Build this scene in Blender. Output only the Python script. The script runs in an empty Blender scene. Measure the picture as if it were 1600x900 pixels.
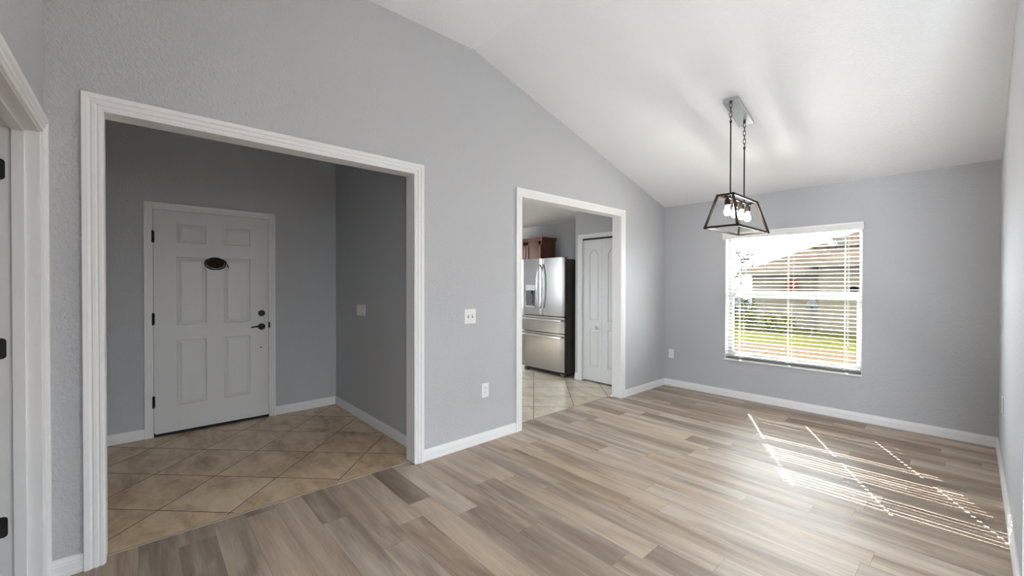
import bpy, bmesh, math, random
from mathutils import Vector, Matrix
from mathutils.geometry import tessellate_polygon
random.seed(7)
C = bpy.context.scene
COL = C.collection

# ------------------------------------------------------------------ camera
EYE = 1.377
F_PX, YAW, PITCH, ROLL = 648.91, math.radians(48.015), math.radians(0.4642), math.radians(0.0937)
cam_d = bpy.data.cameras.new('camera')
cam = bpy.data.objects.new('camera', cam_d)
COL.objects.link(cam)
C.camera = cam
fw = Vector((-math.sin(YAW) * math.cos(PITCH), math.cos(YAW) * math.cos(PITCH), -math.sin(PITCH)))
rt = Vector((math.cos(YAW), math.sin(YAW), 0))
up = rt.cross(fw)
r2 = rt * math.cos(ROLL) + up * math.sin(ROLL)
u2 = up * math.cos(ROLL) - rt * math.sin(ROLL)
m = Matrix((r2, u2, -fw)).transposed().to_4x4()
m.translation = (0, 0, EYE)
cam.matrix_world = m
cam_d.sensor_width = 36
cam_d.lens = F_PX / 1600 * 36
cam_d.clip_start = 0.03
cam_d.clip_end = 300

# ------------------------------------------------------------------ light and exposure
SKY, SUN = 10.8, 46.0
BULB = 98.0
C.cycles.caustics_reflective = False
C.view_settings.view_transform = 'Standard'
C.view_settings.look = 'None'
C.view_settings.gamma = 1
C.view_settings.use_curve_mapping = False
C.view_settings.exposure = 0.95
w = bpy.data.worlds.new('sky')
C.world = w
w.use_nodes = True
w.node_tree.nodes['Background'].inputs[0].default_value = (0.86, 0.94, 1.0, 1)
w.node_tree.nodes['Background'].inputs[1].default_value = SKY
sd = bpy.data.lights.new('sun', 'SUN')
sd.energy = SUN
sd.angle = math.radians(0.12)
sd.color = (1, 0.97, 0.91)
so = bpy.data.objects.new('sun', sd)
COL.objects.link(so)
EL = math.radians(38)
sdir = Vector((0.456 * math.cos(EL), -0.89 * math.cos(EL), -math.sin(EL)))
so.rotation_euler = sdir.to_track_quat('-Z', 'Y').to_euler()
so.location = (-6, 14, 12)


def portal(loc, direction, sx, sy):
    d = bpy.data.lights.new('daylight_portal', 'AREA')
    d.shape = 'RECTANGLE'
    d.size, d.size_y = sx, sy
    d.cycles.is_portal = True
    o = bpy.data.objects.new('daylight_portal', d)
    COL.objects.link(o)
    o.location = loc
    o.rotation_euler = Vector(direction).to_track_quat('-Z', 'Y').to_euler()


# ------------------------------------------------------------------ key planes (metres)
XL, XR, YW, YB = -2.852, 0.150, 5.404, -0.320     # left wall, right wall, window wall, wall behind
ZW, ZR, YR = 2.440, 3.370, 2.127                  # eaves height, flat ceiling, ridge line
WT = 0.12
WB = 0.135                                       # thickness of the wall behind
XFB, YFR = -4.909, 1.691                          # foyer back wall, foyer right wall
XE = 5.0                                          # far end of the living room
YLIV = 2.85
SLOPE = (ZR - ZW) / (YW - YR)

# ------------------------------------------------------------------ materials


class NT:
    def __init__(self, name):
        self.m = bpy.data.materials.new(name)
        self.m.use_nodes = True
        self.t = self.m.node_tree
        self.b = self.t.nodes['Principled BSDF']
        self.out = self.t.nodes['Material Output']

    def n(self, typ, **kw):
        x = self.t.nodes.new(typ)
        for k, v in kw.items():
            setattr(x, k, v)
        return x

    def l(self, a, b):
        self.t.links.new(a, b)

    def math(self, op, a, b=None, c=None):
        x = self.n('ShaderNodeMath', operation=op)
        for i, v in enumerate((a, b, c)):
            if v is None:
                continue
            if isinstance(v, (int, float)):
                x.inputs[i].default_value = v
            else:
                self.l(v, x.inputs[i])
        return x.outputs[0]

    def mix(self, f, a, b):
        x = self.n('ShaderNodeMix', data_type='RGBA')
        for s, v in ((x.inputs[0], f), (x.inputs[6], a), (x.inputs[7], b)):
            if isinstance(v, (int, float)):
                s.default_value = v
            elif isinstance(v, tuple):
                s.default_value = (*v, 1)
            else:
                self.l(v, s)
        return x.outputs[2]

    def ramp(self, f, stops):
        x = self.n('ShaderNodeValToRGB')
        e = x.color_ramp.elements
        while len(e) < len(stops):
            e.new(0.5)
        for i, (p, c) in enumerate(stops):
            e[i].position = p
            e[i].color = (*c, 1) if isinstance(c, tuple) else (c, c, c, 1)
        self.l(f, x.inputs[0])
        return x.outputs[0]

    def pos(self):
        return self.n('ShaderNodeTexCoord').outputs['Object']

    def noise(self, vec, scale, detail=3, rough=0.5, dim='3D', dist=0.0):
        x = self.n('ShaderNodeTexNoise', noise_dimensions=dim)
        x.inputs['Scale'].default_value = scale
        x.inputs['Detail'].default_value = detail
        x.inputs['Roughness'].default_value = rough
        x.inputs['Distortion'].default_value = dist
        if vec is not None:
            self.l(vec, x.inputs['Vector'])
        return x.outputs[0]

    def bump(self, h, strength, dist):
        x = self.n('ShaderNodeBump')
        x.inputs['Strength'].default_value = strength
        x.inputs['Distance'].default_value = dist
        self.l(h, x.inputs['Height'])
        self.l(x.outputs[0], self.b.inputs['Normal'])

    def set(self, color=None, rough=None, metal=None, spec=None):
        if color is not None:
            if isinstance(color, tuple):
                self.b.inputs['Base Color'].default_value = (*color, 1)
            else:
                self.l(color, self.b.inputs['Base Color'])
        if rough is not None:
            if isinstance(rough, (int, float)):
                self.b.inputs['Roughness'].default_value = rough
            else:
                self.l(rough, self.b.inputs['Roughness'])
        if metal is not None:
            self.b.inputs['Metallic'].default_value = metal
        if spec is not None:
            self.b.inputs['Specular IOR Level'].default_value = spec
        return self.m


def speckled(name, col, rough=0.5, var=0.05, scale=30, metal=0.0, spec=0.5):
    """plain paint, plastic, metal ... with a slight irregularity"""
    t = NT(name)
    n = t.noise(t.pos(), scale, 2)
    c = t.mix(n, tuple(x * (1 - var) for x in col), tuple(min(1, x * (1 + var)) for x in col))
    return t.set(c, rough, metal, spec)


def plaster(name, col, scale, strength, dist, rough=0.65):
    t = NT(name)
    p = t.pos()
    a = t.noise(p, scale, 3, 0.55, dist=0.6)
    b = t.noise(p, scale * 0.31, 2, 0.5)
    h = t.math('ADD', t.ramp(a, [(0.42, 0.0), (0.60, 1.0)]), t.math('MULTIPLY', b, 0.5))
    big = t.noise(p, 1.3, 2)
    c = t.mix(big, tuple(x * 0.97 for x in col), tuple(min(1, x * 1.03) for x in col))
    t.bump(h, strength, dist)
    return t.set(c, rough, 0, 0.35)


M = {}
M['wall'] = plaster('wall_grey_paint', (0.515, 0.525, 0.548), 62, 0.42, 0.004)
M['ceiling'] = plaster('ceiling_white_paint', (0.85, 0.86, 0.875), 70, 0.45, 0.004, 0.8)
M['kitchen_ceiling'] = M['ceiling']
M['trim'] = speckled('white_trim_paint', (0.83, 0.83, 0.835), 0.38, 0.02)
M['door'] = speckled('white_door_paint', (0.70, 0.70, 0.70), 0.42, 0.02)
M['plate'] = speckled('white_plate_plastic', (0.84, 0.84, 0.83), 0.35, 0.01)
M['bronze'] = speckled('dark_bronze_metal', (0.018, 0.016, 0.015), 0.42, 0.2, 40, 0.6)
M['black'] = speckled('black_plastic', (0.012, 0.011, 0.011), 0.45, 0.2)
M['brown_disc'] = speckled('brown_black_enamel', (0.020, 0.012, 0.009), 0.75, 0.25, 50, 0.0, 0.2)
M['gap'] = speckled('dark_seal', (0.02, 0.02, 0.02), 0.8, 0.1)
M['slot'] = speckled('shadowed_slot', (0.10, 0.10, 0.10), 0.7, 0.1)
M['vinyl'] = speckled('white_window_vinyl', (0.85, 0.85, 0.845), 0.35, 0.01)
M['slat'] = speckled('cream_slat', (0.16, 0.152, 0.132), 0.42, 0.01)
M['cord'] = speckled('white_cord', (0.80, 0.78, 0.74), 0.8, 0.02)
M['lamp_metal'] = speckled('black_bronze_lamp_metal', (0.022, 0.015, 0.010), 0.5, 0.15, 40, 0.3)
M['canopy'] = speckled('satin_canopy_metal', (0.58, 0.61, 0.62), 0.25, 0.04, 30, 0.9)
M['sill'] = speckled('white_sill_stone', (0.84, 0.84, 0.83), 0.25, 0.03, 12)


def make_glass():
    t = NT('clear_pane_glass')
    tr = t.n('ShaderNodeBsdfTransparent')
    tr.inputs[0].default_value = (0.96, 0.975, 0.965, 1)
    gl = t.n('ShaderNodeBsdfGlossy')
    gl.inputs['Roughness'].default_value = 0.02
    lw = t.n('ShaderNodeLayerWeight')          # reflection grows towards grazing views, alike from both sides
    lw.inputs['Blend'].default_value = 0.5
    fac = t.math('ADD', 0.035, t.math('MULTIPLY', t.math('POWER', lw.outputs['Facing'], 5), 0.8))
    mx = t.n('ShaderNodeMixShader')
    t.l(fac, mx.inputs[0])
    t.l(tr.outputs[0], mx.inputs[1])
    t.l(gl.outputs[0], mx.inputs[2])
    t.l(mx.outputs[0], t.out.inputs[0])
    return t.m


M['glass'] = make_glass()


def make_planks():
    t = NT('vinyl_plank_floor')
    sep = t.n('ShaderNodeSeparateXYZ')
    t.l(t.pos(), sep.inputs[0])
    x, y = sep.outputs[0], sep.outputs[1]
    ry = t.math('DIVIDE', t.math('ADD', y, 10 - 1.675 % 0.157), 0.157)
    row = t.math('FLOOR', ry)
    wn = t.n('ShaderNodeTexWhiteNoise', noise_dimensions='1D')
    t.l(row, wn.inputs['W'])
    cx = t.math('ADD', t.math('DIVIDE', t.math('ADD', x, 20), 1.10), t.math('MULTIPLY', wn.outputs[0], 7.3))
    colm = t.math('FLOOR', cx)
    cmb = t.n('ShaderNodeCombineXYZ')
    t.l(row, cmb.inputs[0])
    t.l(colm, cmb.inputs[1])
    idn = t.n('ShaderNodeTexWhiteNoise', noise_dimensions='2D')
    t.l(cmb.outputs[0], idn.inputs['Vector'])
    pid = idn.outputs[0]
    # long streaks: noise stretched along the plank, shifted per plank
    v = t.n('ShaderNodeCombineXYZ')
    t.l(t.math('ADD', t.math('MULTIPLY', x, 0.9), t.math('MULTIPLY', pid, 37)), v.inputs[0])
    t.l(t.math('ADD', t.math('MULTIPLY', y, 8.5), t.math('MULTIPLY', pid, 91)), v.inputs[1])
    s1 = t.noise(v.outputs[0], 1.15, 4, 0.55, dist=0.55)
    v2 = t.n('ShaderNodeCombineXYZ')
    t.l(t.math('ADD', t.math('MULTIPLY', x, 3.0), t.math('MULTIPLY', pid, 17)), v2.inputs[0])
    t.l(t.math('ADD', t.math('MULTIPLY', y, 60), t.math('MULTIPLY', pid, 53)), v2.inputs[1])
    s2 = t.noise(v2.outputs[0], 1.6, 5, 0.65)
    f = t.math('ADD', t.math('MULTIPLY', t.math('SUBTRACT', s1, 0.5), 1.55), t.math('MULTIPLY', t.math('SUBTRACT', s2, 0.5), 0.55))
    f = t.math('ADD', f, t.math('ADD', 0.27, t.math('MULTIPLY', pid, 0.46)))
    c = t.ramp(f, [(0.0, (0.190, 0.142, 0.112)), (0.32, (0.300, 0.237, 0.190)), (0.62, (0.455, 0.380, 0.312)), (1.0, (0.630, 0.548, 0.462))])
    sc_ = t.n('ShaderNodeSeparateColor')
    t.l(idn.outputs['Color'], sc_.inputs[0])
    tint = t.n('ShaderNodeMix', data_type='RGBA', blend_type='MULTIPLY')       # some planks browner than others
    t.l(t.math('POWER', sc_.outputs[1], 1.5), tint.inputs[0])
    t.l(c, tint.inputs[6])
    tint.inputs[7].default_value = (1.0, 0.92, 0.84, 1)
    c = tint.outputs[2]
    fy = t.math('FRACT', ry)
    ey = t.math('LESS_THAN', t.math('MINIMUM', fy, t.math('SUBTRACT', 1, fy)), 0.006)
    fx = t.math('FRACT', cx)
    ex = t.math('LESS_THAN', t.math('MINIMUM', fx, t.math('SUBTRACT', 1, fx)), 0.0009)
    e = t.math('MAXIMUM', ey, ex)
    c2 = t.mix(t.math('MULTIPLY', e, 0.55), c, (0.10, 0.08, 0.065))
    t.bump(t.math('ADD', t.math('MULTIPLY', s2, 0.25), t.math('MULTIPLY', e, -1.0)), 0.12, 0.002)
    r = t.math('ADD', 0.36, t.math('MULTIPLY', s2, 0.14))
    return t.set(c2, r, 0, 0.42)


M['planks'] = make_planks()


def make_tiles(name, stops):
    t = NT(name)
    sep = t.n('ShaderNodeSeparateXYZ')
    p = t.pos()
    t.l(p, sep.inputs[0])
    x, y = sep.outputs[0], sep.outputs[1]
    D = 0.6455
    a = t.math('ADD', t.math('DIVIDE', t.math('ADD', x, y), D), 40.0)
    b = t.math('ADD', t.math('DIVIDE', t.math('SUBTRACT', t.math('SUBTRACT', y, x), 0.165), D), 40.0)
    ia, ib = t.math('FLOOR', a), t.math('FLOOR', b)
    fa, fb = t.math('FRACT', a), t.math('FRACT', b)
    g = t.math('MINIMUM', t.math('MINIMUM', fa, t.math('SUBTRACT', 1, fa)), t.math('MINIMUM', fb, t.math('SUBTRACT', 1, fb)))
    field = t.math('LESS_THAN', x, -2.968)              # plain cut border next to the planks
    grout = t.math('MULTIPLY', t.math('LESS_THAN', g, 0.0068), field)
    cm = t.n('ShaderNodeCombineXYZ')
    t.l(ia, cm.inputs[0])
    t.l(ib, cm.inputs[1])
    idn = t.n('ShaderNodeTexWhiteNoise', noise_dimensions='2D')
    t.l(cm.outputs[0], idn.inputs['Vector'])
    pid = idn.outputs[0]
    off = t.n('ShaderNodeVectorMath', operation='SCALE')
    t.l(idn.outputs['Color'], off.inputs[0])
    off.inputs['Scale'].default_value = 19
    pv = t.n('ShaderNodeVectorMath', operation='ADD')
    t.l(p, pv.inputs[0])
    t.l(off.outputs[0], pv.inputs[1])
    st = t.n('ShaderNodeMapping')
    st.inputs['Scale'].default_value = (1.0, 2.3, 1)
    st.inputs['Rotation'].default_value = (0, 0, 0.5)
    t.l(pv.outputs[0], st.inputs[0])
    n1 = t.noise(st.outputs[0], 3.2, 6, 0.62, dist=0.5)
    n2 = t.noise(pv.outputs[0], 17, 5, 0.7)
    f = t.math('ADD', t.math('ADD', t.math('MULTIPLY', n1, 1.0), t.math('MULTIPLY', n2, 0.34)), t.math('MULTIPLY', pid, 0.10))
    c = t.ramp(f, stops)
    c = t.mix(grout, c, (0.095, 0.065, 0.042))
    t.bump(t.math('ADD', t.math('MULTIPLY', grout, -1.0), t.math('MULTIPLY', n2, 0.15)), 0.25, 0.003)
    return t.set(c, t.math('ADD', 0.30, t.math('MULTIPLY', grout, 0.4)), 0, 0.5)


M['tiles'] = make_tiles('tan_diagonal_stone_tile', [(0.46, (0.31, 0.190, 0.104)), (0.62, (0.575, 0.400, 0.242)), (0.76, (0.720, 0.540, 0.352)), (0.95, (0.82, 0.66, 0.47))])
M['tiles_daylit'] = make_tiles('daylit_diagonal_stone_tile', [(0.46, (0.31, 0.245, 0.165)), (0.62, (0.490, 0.415, 0.305)), (0.76, (0.600, 0.530, 0.410)), (0.95, (0.70, 0.64, 0.52))])  # same stone as the foyer, kitchen daylight put into its colour
M['schluter'] = speckled('pale_floor_edging', (0.42, 0.35, 0.29), 0.4, 0.05)


def make_steel():
    t = NT('brushed_stainless_steel')
    mp = t.n('ShaderNodeMapping')
    mp.inputs['Scale'].default_value = (600, 600, 4)
    t.l(t.pos(), mp.inputs[0])
    n = t.noise(mp.outputs[0], 1.0, 2)
    t.set(t.mix(n, (0.255, 0.25, 0.24), (0.315, 0.308, 0.295)), t.math('ADD', 0.20, t.math('MULTIPLY', n, 0.10)), 1.0)
    return t.m


M['steel'] = make_steel()
M['fridge_side'] = speckled('grey_brown_fridge_side', (0.085, 0.075, 0.058), 0.45, 0.05, 60, 0.3)
M['chrome'] = speckled('polished_steel', (0.72, 0.72, 0.73), 0.14, 0.02, 30, 1.0)
M['dispenser'] = speckled('dark_dispenser_plastic', (0.05, 0.05, 0.055), 0.3, 0.1)
M['dispenser_panel'] = speckled('pale_control_panel', (0.55, 0.60, 0.58), 0.2, 0.1, 120)


def make_wood():
    t = NT('cherry_brown_wood')
    mp = t.n('ShaderNodeMapping')
    mp.inputs['Scale'].default_value = (14, 14, 1.6)
    t.l(t.pos(), mp.inputs[0])
    n = t.noise(mp.outputs[0], 2.0, 4, 0.6, dist=0.8)
    return t.set(t.ramp(n, [(0.3, (0.105, 0.036, 0.019)), (0.7, (0.235, 0.088, 0.046))]), 0.35, 0, 0.5)


M['wood'] = make_wood()


def make_bulb():
    t = NT('lit_bulb_glass')
    t.b.inputs['Base Color'].default_value = (1, 0.95, 0.88, 1)
    t.b.inputs['Emission Color'].default_value = (1.0, 0.945, 0.88, 1)
    t.b.inputs['Emission Strength'].default_value = BULB
    return t.m


M['bulb'] = make_bulb()

# outdoor colours
M['stucco'] = plaster('beige_stucco', (0.0547, 0.046, 0.0329), 20, 0.4, 0.01, 0.9)


def make_shingle():
    t = NT('tan_roof_shingle')
    p = t.pos()
    sep = t.n('ShaderNodeSeparateXYZ')
    t.l(p, sep.inputs[0])
    br = t.n('ShaderNodeTexBrick')
    cm = t.n('ShaderNodeCombineXYZ')
    t.l(t.math('ADD', sep.outputs[0], sep.outputs[1]), cm.inputs[0])
    t.l(t.math('MULTIPLY', sep.outputs[2], 2.2), cm.inputs[1])
    t.l(cm.outputs[0], br.inputs['Vector'])
    br.inputs['Color1'].default_value = (0.0309, 0.0228, 0.0168, 1)
    br.inputs['Color2'].default_value = (0.0236, 0.0168, 0.0129, 1)
    br.inputs['Mortar'].default_value = (0.0139, 0.01, 0.0075, 1)
    br.inputs['Scale'].default_value = 1.0
    br.inputs['Brick Width'].default_value = 0.9
    br.inputs['Row Height'].default_value = 0.30
    br.inputs['Mortar Size'].default_value = 0.02
    return t.set(br.outputs[0], 0.9, 0, 0.2)


M['shingle'] = make_shingle()
M['fascia'] = speckled('cream_fascia', (0.0439, 0.0385, 0.0292), 0.6, 0.05)
M['gable'] = speckled('pale_gable_siding', (0.0399, 0.0371, 0.0292), 0.6, 0.05)


def make_ground():
    t = NT('lawn_and_bare_earth')
    p = t.pos()
    sep = t.n('ShaderNodeSeparateXYZ')
    t.l(p, sep.inputs[0])
    y = sep.outputs[1]
    n = t.noise(p, 0.6, 4, 0.6)
    n2 = t.noise(p, 9, 5, 0.7)
    grass = t.ramp(n2, [(0.25, (0.009, 0.0105, 0.0017)), (0.75, (0.027, 0.025, 0.0051))])
    earth = t.ramp(n2, [(0.25, (0.016, 0.0101, 0.0058)), (0.75, (0.0319, 0.023, 0.0149))])
    edge = t.math('ADD', y, t.math('MULTIPLY', n, 1.6))
    f = t.n('ShaderNodeMapRange')
    t.l(edge, f.inputs[0])
    f.inputs[1].default_value = 14.8
    f.inputs[2].default_value = 15.6
    return t.set(t.mix(f.outputs[0], earth, grass), 0.95, 0, 0.1)


M['ground'] = make_ground()


def make_leaf(name, a, b):
    t = NT(name)
    oi = t.n('ShaderNodeNewGeometry')
    return t.set(t.mix(oi.outputs['Random Per Island'], a, b), 0.7, 0, 0.2)


M['leaf_yellow'] = make_leaf('yellow_green_leaf', (0.0178, 0.0228, 0.0031), (0.0581, 0.0497, 0.011))
M['leaf_green'] = make_leaf('dusty_green_leaf', (0.0065, 0.0105, 0.0031), (0.0199, 0.024, 0.0087))
M['leaf_red'] = make_leaf('red_flower_petal', (0.0551, 0.0065, 0.0026), (0.0884, 0.0165, 0.0059))
M['bark'] = speckled('grey_bark', (0.0093, 0.0072, 0.0054), 0.9, 0.3, 20)
M['car_paint'] = speckled('white_car_paint', (0.0207, 0.0207, 0.0205), 0.25, 0.02)
M['car_glass'] = speckled('dark_blue_car_glass', (0.0026, 0.0058, 0.008), 0.08, 0.1)
M['tyre'] = speckled('black_tyre_rubber', (0.0016, 0.0016, 0.0016), 0.8, 0.1)
M['tail_light'] = speckled('orange_tail_light', (0.0371, 0.012, 0.0031), 0.3, 0.05)
M['lantern'] = speckled('black_lantern_metal', (0.0016, 0.0014, 0.001), 0.5, 0.1)
M['post_white'] = speckled('white_post_paint', (0.0319, 0.0319, 0.0306), 0.5, 0.03)
for k in ('stucco', 'shingle', 'fascia', 'gable', 'ground', 'leaf_yellow', 'leaf_green', 'leaf_red', 'bark', 'post_white', 'tyre', 'lantern'):
    M[k].node_tree.nodes['Principled BSDF'].inputs['Specular IOR Level'].default_value = 0.0      # dull outdoor surfaces
M['bounce_paving'] = speckled('pale_bounce_paving', (0.82, 0.81, 0.79), 0.9, 0.06, 3)  # for an unseen reflector, pale to throw sunlight indoors

# ------------------------------------------------------------------ mesh helpers


class MB:
    def __init__(self):
        self.v, self.f = [], []

    def add(self, vs, fs):
        o = len(self.v)
        self.v += [tuple(x) for x in vs]
        self.f += [tuple(i + o for i in q) for q in fs]
        return self

    def box(self, x0, x1, y0, y1, z0, z1):
        x0, x1 = min(x0, x1), max(x0, x1)
        y0, y1 = min(y0, y1), max(y0, y1)
        z0, z1 = min(z0, z1), max(z0, z1)
        vs = [(x0, y0, z0), (x1, y0, z0), (x1, y1, z0), (x0, y1, z0), (x0, y0, z1), (x1, y0, z1), (x1, y1, z1), (x0, y1, z1)]
        return self.add(vs, [(0, 3, 2, 1), (4, 5, 6, 7), (0, 1, 5, 4), (1, 2, 6, 5), (2, 3, 7, 6), (3, 0, 4, 7)])

    def tube(self, pts, r, seg=10, caps=True, closed=False):
        """round bar through the points; r a number or one radius per point"""
        pts = [Vector(p) for p in pts]
        n = len(pts)
        rr = r if isinstance(r, (list, tuple)) else [r] * n
        rings = []
        prev = None
        for i, p in enumerate(pts):
            if closed:
                d = pts[(i + 1) % n] - pts[i - 1]
            else:
                d = pts[min(i + 1, n - 1)] - pts[max(i - 1, 0)]
            d.normalize()
            if prev is None:
                a = d.orthogonal().normalized()
            else:
                a = (prev - d * prev.dot(d)).normalized()
            prev = a
            b = d.cross(a)
            rings.append([p + (a * math.cos(t) + b * math.sin(t)) * rr[i] for t in [2 * math.pi * k / seg for k in range(seg)]])
        vs = [q for ring in rings for q in ring]
        fs = []
        for i in range(n if closed else n - 1):
            j = (i + 1) % n
            for k in range(seg):
                k2 = (k + 1) % seg
                fs.append((i * seg + k, i * seg + k2, j * seg + k2, j * seg + k))
        if caps and not closed:
            fs.append(tuple(reversed(range(seg))))
            fs.append(tuple((n - 1) * seg + k for k in range(seg)))
        return self.add(vs, fs)

    def lathe(self, prof, origin, axis='Z', seg=24):
        """profile of (radius, height) turned about an axis through origin"""
        vs, fs = [], []
        ox, oy, oz = origin
        for r, h in prof:
            for k in range(seg):
                t = 2 * math.pi * k / seg
                c, s = r * math.cos(t), r * math.sin(t)
                vs.append({'Z': (ox + c, oy + s, oz + h), 'X': (ox + h, oy + c, oz + s), 'Y': (ox + s, oy + h, oz + c)}[axis])
        for i in range(len(prof) - 1):
            for k in range(seg):
                k2 = (k + 1) % seg
                fs.append((i * seg + k, i * seg + k2, (i + 1) * seg + k2, (i + 1) * seg + k))
        if prof[0][0] > 1e-6:
            fs.append(tuple(reversed(range(seg))))
        if prof[-1][0] > 1e-6:
            fs.append(tuple((len(prof) - 1) * seg + k for k in range(seg)))
        return self.add(vs, fs)

    def prism(self, poly, axis, a, b):
        """polygon extruded along an axis; poly in the two other axes (X: y,z  Y: x,z  Z: x,y)"""
        n = len(poly)

        def at(p, h):
            return {'X': (h, p[0], p[1]), 'Y': (p[0], h, p[1]), 'Z': (p[0], p[1], h)}[axis]
        vs = [at(p, a) for p in poly] + [at(p, b) for p in poly]
        if n > 4:
            tris = [tuple(q) for q in tessellate_polygon([[Vector((p[0], p[1], 0)) for p in poly]])]
            fs = tris + [tuple(i + n for i in reversed(q)) for q in tris]
        else:
            fs = [tuple(range(n)), tuple(reversed(range(n, 2 * n)))]
        fs += [(i, i + n, (i + 1) % n + n, (i + 1) % n) for i in range(n)]
        return self.add(vs, fs)

    def obj(self, name, mat, parent=None, smooth=False, bevel=0.0, matrix=None, seg=2):
        me = bpy.data.meshes.new(name)
        bm = bmesh.new()
        vs = [bm.verts.new(p) for p in self.v]
        for q in self.f:
            try:
                bm.faces.new([vs[i] for i in q])
            except ValueError:
                pass
        big = [f for f in bm.faces if len(f.verts) > 4]
        if big:
            bmesh.ops.triangulate(bm, faces=big, ngon_method='EAR_CLIP')
        bmesh.ops.remove_doubles(bm, verts=bm.verts, dist=1e-6)
        bmesh.ops.recalc_face_normals(bm, faces=bm.faces)
        if matrix is not None:
            bm.transform(matrix)
        bm.to_mesh(me)
        bm.free()
        if smooth:
            for p in me.polygons:
                p.use_smooth = True
            try:
                me.set_sharp_from_angle(angle=math.radians(40))
            except Exception:
                pass
        me.materials.append(mat)
        o = bpy.data.objects.new(name, me)
        COL.objects.link(o)
        if parent is not None:
            o.parent = parent
        if bevel:
            bv = o.modifiers.new('edges', 'BEVEL')
            bv.width = bevel
            bv.segments = seg
            bv.limit_method = 'ANGLE'
            bv.angle_limit = math.radians(40)
        return o


def tag(o, label, cat, group=None):
    o['label'] = label
    o['category'] = cat
    if group:
        o['group'] = group
    return o


def struct(o, label=None, cat=None):
    o['kind'] = 'structure'
    if label:
        o['label'] = label
    if cat:
        o['category'] = cat
    return o


def empty(name, loc=(0, 0, 0)):
    o = bpy.data.objects.new(name, None)
    o.empty_display_size = 0.1
    COL.objects.link(o)
    o.location = loc
    return o


def part(o, parent):
    """parent without moving: parts are modelled in the thing's own space"""
    o.parent = parent
    return o


def copy_tree(o, parent=None):
    c = o.copy()
    COL.objects.link(c)
    c.parent = parent
    for ch in [k for k in bpy.data.objects if k.parent == o]:
        copy_tree(ch, c)
    return c


def offset_poly(poly, d):
    """inset a counter-clockwise polygon by d"""
    n = len(poly)
    out = []
    for i in range(n):
        p0, p1, p2 = Vector(poly[i - 1]), Vector(poly[i]), Vector(poly[(i + 1) % n])
        e1, e2 = (p1 - p0).normalized(), (p2 - p1).normalized()
        n1, n2 = Vector((-e1.y, e1.x)), Vector((-e2.y, e2.x))
        b = (n1 + n2)
        k = d / max(0.2, (b.length_squared / 2))
        out.append((p1.x + b.x * k, p1.y + b.y * k))
    return out


def panel_slab(w_, h_, t_, panels, depth=0.007):
    """door leaf in (x, z), front face at y = 0 looking to -y, body behind; raised panels from polygons"""
    bm = bmesh.new()

    def loop(poly, y):
        return [bm.verts.new((p[0], y, p[1])) for p in poly]
    outer = loop([(0, 0), (w_, 0), (w_, h_), (0, h_)], 0)
    edges = [bm.edges.new((outer[i], outer[(i + 1) % 4])) for i in range(4)]
    rings = []
    for poly in panels:
        r0 = loop(poly, 0)
        edges += [bm.edges.new((r0[i], r0[(i + 1) % len(r0)])) for i in range(len(r0))]
        rings.append((poly, r0))
    bmesh.ops.triangle_fill(bm, use_beauty=True, use_dissolve=False, edges=edges)
    # triangle_fill also closes the holes when nested: drop faces inside the panels
    for poly, r0 in rings:
        xs = [p[0] for p in poly]
        zs = [p[1] for p in poly]
        dead = [f for f in bm.faces if all(v in r0 for v in f.verts)]
        if dead:
            bmesh.ops.delete(bm, geom=dead, context='FACES_ONLY')
        last = r0
        for ins, dep in ((0.006, depth), (0.014, depth), (0.018, depth * 0.75), (0.036, 0.0015), (0.039, 0.0015)):
            nx = loop(offset_poly(poly, ins), dep)
            for i in range(len(nx)):
                j = (i + 1) % len(nx)
                bm.faces.new((last[i], last[j], nx[j], nx[i]))
            last = nx
        bm.faces.new(last)
    back = [bm.verts.new((v.co.x, t_, v.co.z)) for v in outer]
    for i in range(4):
        j = (i + 1) % 4
        bm.faces.new((outer[i], outer[j], back[j], back[i]))
    bm.faces.new(back)
    bmesh.ops.recalc_face_normals(bm, faces=bm.faces)
    b = MB()
    bm.verts.index_update()
    b.add([v.co[:] for v in bm.verts], [tuple(v.index for v in f.verts) for f in bm.faces])
    bm.free()
    return b


def rect(x0, x1, z0, z1):
    return [(x0, z0), (x1, z0), (x1, z1), (x0, z1)]


CASING = [(0, 0), (0.0, 0.007), (0.003, 0.010), (0.013, 0.010), (0.016, 0.007), (0.019, 0.007), (0.024, 0.013), (0.036, 0.013),
          (0.039, 0.010), (0.043, 0.010), (0.050, 0.017), (0.066, 0.018), (0.070, 0.018), (0.072, 0.016), (0.072, 0)]


def casing(a0, a1, z1, put, width=0.072):
    """mitred door casing round an opening a0..a1, head z1; put(a, z, n) -> point, n out of the wall"""
    b = MB()
    k = width / 0.072
    vs = []
    n = len(CASING)
    for (w_, t_) in CASING:
        w_ *= k
        vs.append([(a0 - w_, 0, t_), (a0 - w_, z1 + w_, t_), (a1 + w_, z1 + w_, t_), (a1 + w_, 0, t_)])
    pts = [put(*q) for col in vs for q in col]
    fs = []
    for i in range(n - 1):
        for s in range(3):
            fs.append((i * 4 + s, i * 4 + s + 1, (i + 1) * 4 + s + 1, (i + 1) * 4 + s))
    fs.append(tuple(i * 4 for i in range(n)))
    fs.append(tuple(i * 4 + 3 for i in range(n)))
    for s in range(3):
        fs.append((s, s + 1, (n - 1) * 4 + s + 1, (n - 1) * 4 + s))
    return b.add(pts, fs)


BASE = [(0, 0), (0.014, 0), (0.014, 0.020), (0.0125, 0.024), (0.0125, 0.056), (0.010, 0.061), (0.010, 0.067), (0.006, 0.078), (0.005, 0.088), (0, 0.088)]


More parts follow.
